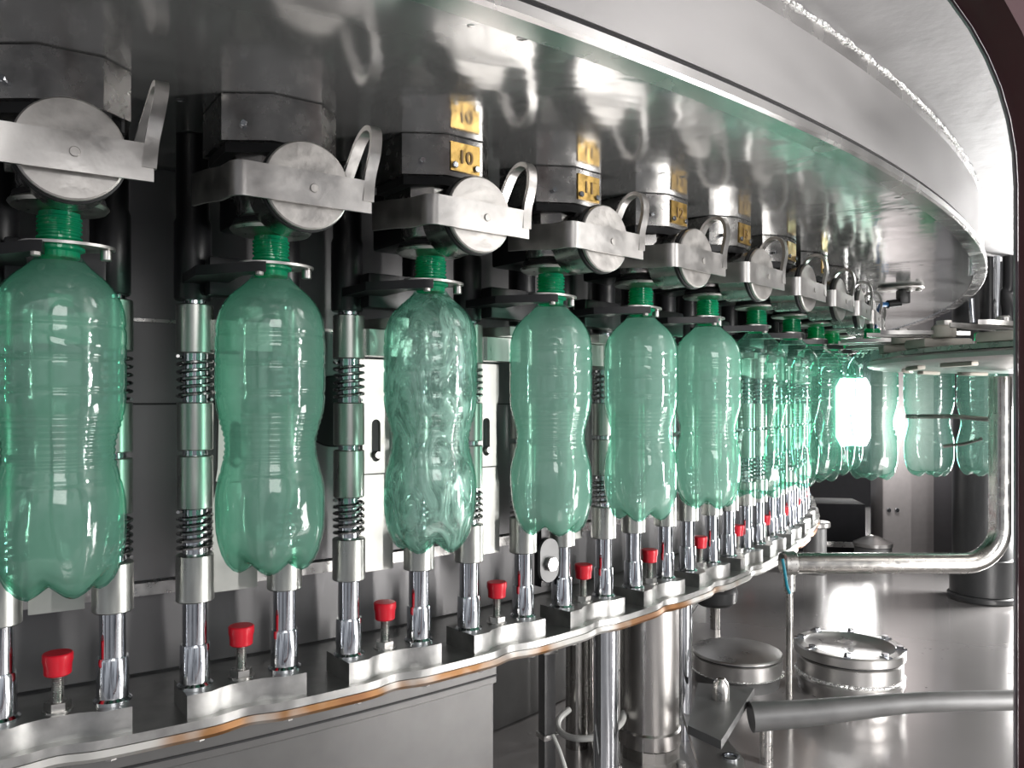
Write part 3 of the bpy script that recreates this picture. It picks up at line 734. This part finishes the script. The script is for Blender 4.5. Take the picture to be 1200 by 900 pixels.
# cam roller bracket behind the lift posts, below the drum
p = P(641, 656, 1.02)
h = empty('roller_bracket', (p.x, p.y, p.z), .7, 'oval steel link plate with hex bolt behind the posts below the fourth bottle', 'bracket')
b = B(); Mx = Matrix.Rotation(pi/2, 4, 'X')
ov = [(.016*cos(a), .012+.016*sin(a)) for a in [k*pi/10 for k in range(11)]] + [(.016*cos(a), -.012+.016*sin(a)) for a in [pi+k*pi/10 for k in range(11)]]
prism(b, ov, 0, .005, Mx, .0008); obj('link_plate', b, M['beam'], h)
b = B(); hexnut(b, .0095, .005, .012, 0, -.004, Mx); obj('link_bolt', b, M['body'], h)
b = B(); box(b, (0, .01, .03), (.014, .014, .13), .001); obj('link_arm', b, M['dark'], h)

# ------------------------------------------------------------------ background beyond the carousel
b = B(); box(b, (2.9, 4.3, E+.35), (3.2, .05, 1.9)); struct('wall_back', b, M['panel_dark'])
b = B(); box(b, (2.35, 2.7, E+.45), (.05, 3.6, 2.1)); struct('wall_right', b, M['grey_wall'])
w = B(); _q = [(.09*a, .18*c) for a, c in ((-1, -.72), (-.72, -1), (.72, -1), (1, -.72), (1, .72), (.72, 1), (-.72, 1), (-1, .72))]
prism(w, _q, 0, .02, Matrix.Translation((1.83, 4.274, E-.04)) @ Matrix.Rotation(pi/2, 4, 'X'), bev=.001); setp(struct('window_1', w, emis('lit_window', (1, .99, .97), 30)), kind='structure')
# pale and dark machine cabinets
h = empty('machine_cabinet', P(1065, 680, 2.9)*1, 0, 'pale glossy machine cabinet seen through the gap between the small bottles', 'cabinet'); h.location.z = 0
b = B(); box(b, (.0, .05, .50), (.19, .1, 1.0), .004); obj('cabinet_body', b, M['panel_pale'], h)
for x in (-.075, -.045):
    b = B(); cyl(b, (x, -.001, .165), (x, -.008, .165), .008, 12, .001); obj('cabinet_stud', b, M['chrome'], h)
h = empty('machine_cabinet', (P(1115, 680, 2.6).x+.20, 2.52, 0), -.12, 'dark cabinet behind the thick dark column at right', 'cabinet')
b = B(); box(b, (.08, .15, .60), (.50, .3, 1.2), .004); obj('cabinet_body', b, M['panel_dark'], h)
b = B(); box(b, (.08, -.002, .07), (.48, .006, .012), .001); obj('cabinet_strip', b, M['steel'], h)
h = empty('low_cabinet', (.99, 2.98, 0), -.18, 'low dark cabinet with sloping edge left of the pale cabinet, below the bottles', 'cabinet')
b = B(); box(b, (.09, .12, .09), (.46, .2, .18), .004); obj('cabinet_body', b, M['low'], h)
b = B(); box(b, (.09, .016, .03), (.44, .008, .02), .001); obj('kick_strip', b, M['steel'], h)
b = B(); rod(b, .022, .18, .20, -.09, .08, 20); obj('red_button', b, M['red'], h)

# ------------------------------------------------------------------ maroon viewing frame
def rrect(x0, x1, z0, z1, r, n=14):
    pts = []
    for cx, cz, a0 in ((x1-r, z1-r, 0), (x0+r, z1-r, pi/2), (x0+r, z0+r, pi), (x1-r, z0+r, 3*pi/2)):
        for k in range(n+1):
            a = a0+k*pi/2/n; pts.append((cx+r*cos(a), cz+r*sin(a)))
    return pts
YF = .34
def frame_ring(b, x0, x1, z0, z1, r, w, ya, yb):
    q0 = rrect(x0, x1, z0, z1, r); q1 = rrect(x0-w[0], x1+w[1], z0-w[0], z1+w[2], r+w[2])
    n = len(q0); V = [[b.verts.new((x, y, z+E)) for x, z in q] for q, y in ((q0, ya), (q1, ya), (q1, yb), (q0, yb))]
    for i in range(4):
        A, D = V[i], V[(i+1) % 4]
        for k in range(n): b.faces.new((A[k], A[(k+1) % n], D[(k+1) % n], D[k]))
x1 = (1190-600)/F*YF
b = B(); frame_ring(b, -.26, x1+.0012, -.36, .221, .127, (.02, .13, .08), YF-.022, YF); struct('trim_1', b, M['maroon'])
b = B(); frame_ring(b, -.2595, x1, -.3595, .2202, .1265, (.001, .001, .001), YF, YF+.0015); struct('trim_2', b, M['edge'])

# ------------------------------------------------------------------ light
def area(name, loc, tgt, sx, sy, power, col=(1, 1, 1)):
    l = bpy.data.lights.new(name, 'AREA'); l.shape = 'RECTANGLE'; l.size = sx; l.size_y = sy; l.energy = power; l.color = col
    o = bpy.data.objects.new(name, l); C.objects.link(o); o.location = loc
    o.rotation_euler = (Vector(tgt)-Vector(loc)).to_track_quat('-Z', 'Y').to_euler(); return o
area('right_strip_lamp', (1.55, .30, E-.10), (.2, .9, E-.06), .05, .62, 14, (1, .98, .95))
area('front_hall_lamp', (.7, -1.1, E+.6), (.6, 1.3, E), .9, .6, 7, (1, .98, .96))
area('hood_fill', (1.25, .75, E-.42), (.6, 1.5, E+.25), .4, .3, 4.5, (1, .98, .96))  # added fill light near the floor, out of view, brightens the hood underside
area('back_fill', (1.75, 2.3, E-.22), (.5, 1.3, E-.05), .25, .4, 19, (1, .99, .97))  # added fill light just outside the view, backlights bottles and right side

area('cabinet_fill', tuple(P(1052, 500, 2.72)), tuple(P(1062, 505, 2.9)), .10, .06, .9, (1, .96, .95))  # added fill light that brightens the upper part of the pale cabinet
w = bpy.data.worlds.new('factory_hall'); bpy.context.scene.world = w; w.use_nodes = True
nt = w.node_tree; N = nt.nodes; L = nt.links; bg = N['Background']
tc = N.new('ShaderNodeTexCoord'); sp = N.new('ShaderNodeSeparateXYZ'); L.new(tc.outputs['Generated'], sp.inputs[0])
cr = N.new('ShaderNodeValToRGB'); mr = N.new('ShaderNodeMapRange'); mr.inputs['From Min'].default_value = -1; mr.inputs['From Max'].default_value = 1
L.new(sp.outputs['Z'], mr.inputs['Value']); L.new(mr.outputs[0], cr.inputs[0])
e = cr.color_ramp.elements; e[0].position = .30; e[0].color = (.10, .10, .105, 1); e[1].position = .8; e[1].color = (.85, .85, .85, 1)
k = e.new(.5); k.color = (.30, .31, .33, 1)
nz = N.new('ShaderNodeTexNoise'); nz.inputs['Scale'].default_value = 3.5; L.new(tc.outputs['Generated'], nz.inputs['Vector'])
c2 = N.new('ShaderNodeValToRGB'); c2.color_ramp.elements[0].position = .42; c2.color_ramp.elements[0].color = (.35, .35, .37, 1); c2.color_ramp.elements[1].position = .58; c2.color_ramp.elements[1].color = (1.3, 1.3, 1.3, 1)
L.new(nz.outputs['Fac'], c2.inputs[0])
mx = N.new('ShaderNodeMixRGB'); mx.blend_type = 'MULTIPLY'; mx.inputs[0].default_value = 1; L.new(cr.outputs[0], mx.inputs[1]); L.new(c2.outputs[0], mx.inputs[2])
L.new(mx.outputs[0], bg.inputs['Color']); bg.inputs['Strength'].default_value = 1.05

# ------------------------------------------------------------------ camera
cam = bpy.data.cameras.new('camera'); co = bpy.data.objects.new('camera', cam); C.objects.link(co)
co.location = (0, 0, E); co.rotation_euler = (pi/2, 0, 0)
cam.sensor_width = 36; cam.lens = F/1200*36; cam.shift_y = (474-450)/1200; cam.clip_start = .02
sc = bpy.context.scene; sc.camera = co
sc.view_settings.view_transform = 'Standard'; sc.view_settings.look = 'None'; sc.view_settings.gamma = 1; sc.view_settings.exposure = .5
sc.view_settings.use_curve_mapping = False
cy = sc.cycles; cy.max_bounces = 10; cy.transparent_max_bounces = 48; cy.glossy_bounces = 5; cy.diffuse_bounces = 3; cy.caustics_reflective = False; cy.caustics_refractive = False
cy.sample_clamp_indirect = 6; cy.use_denoising = True
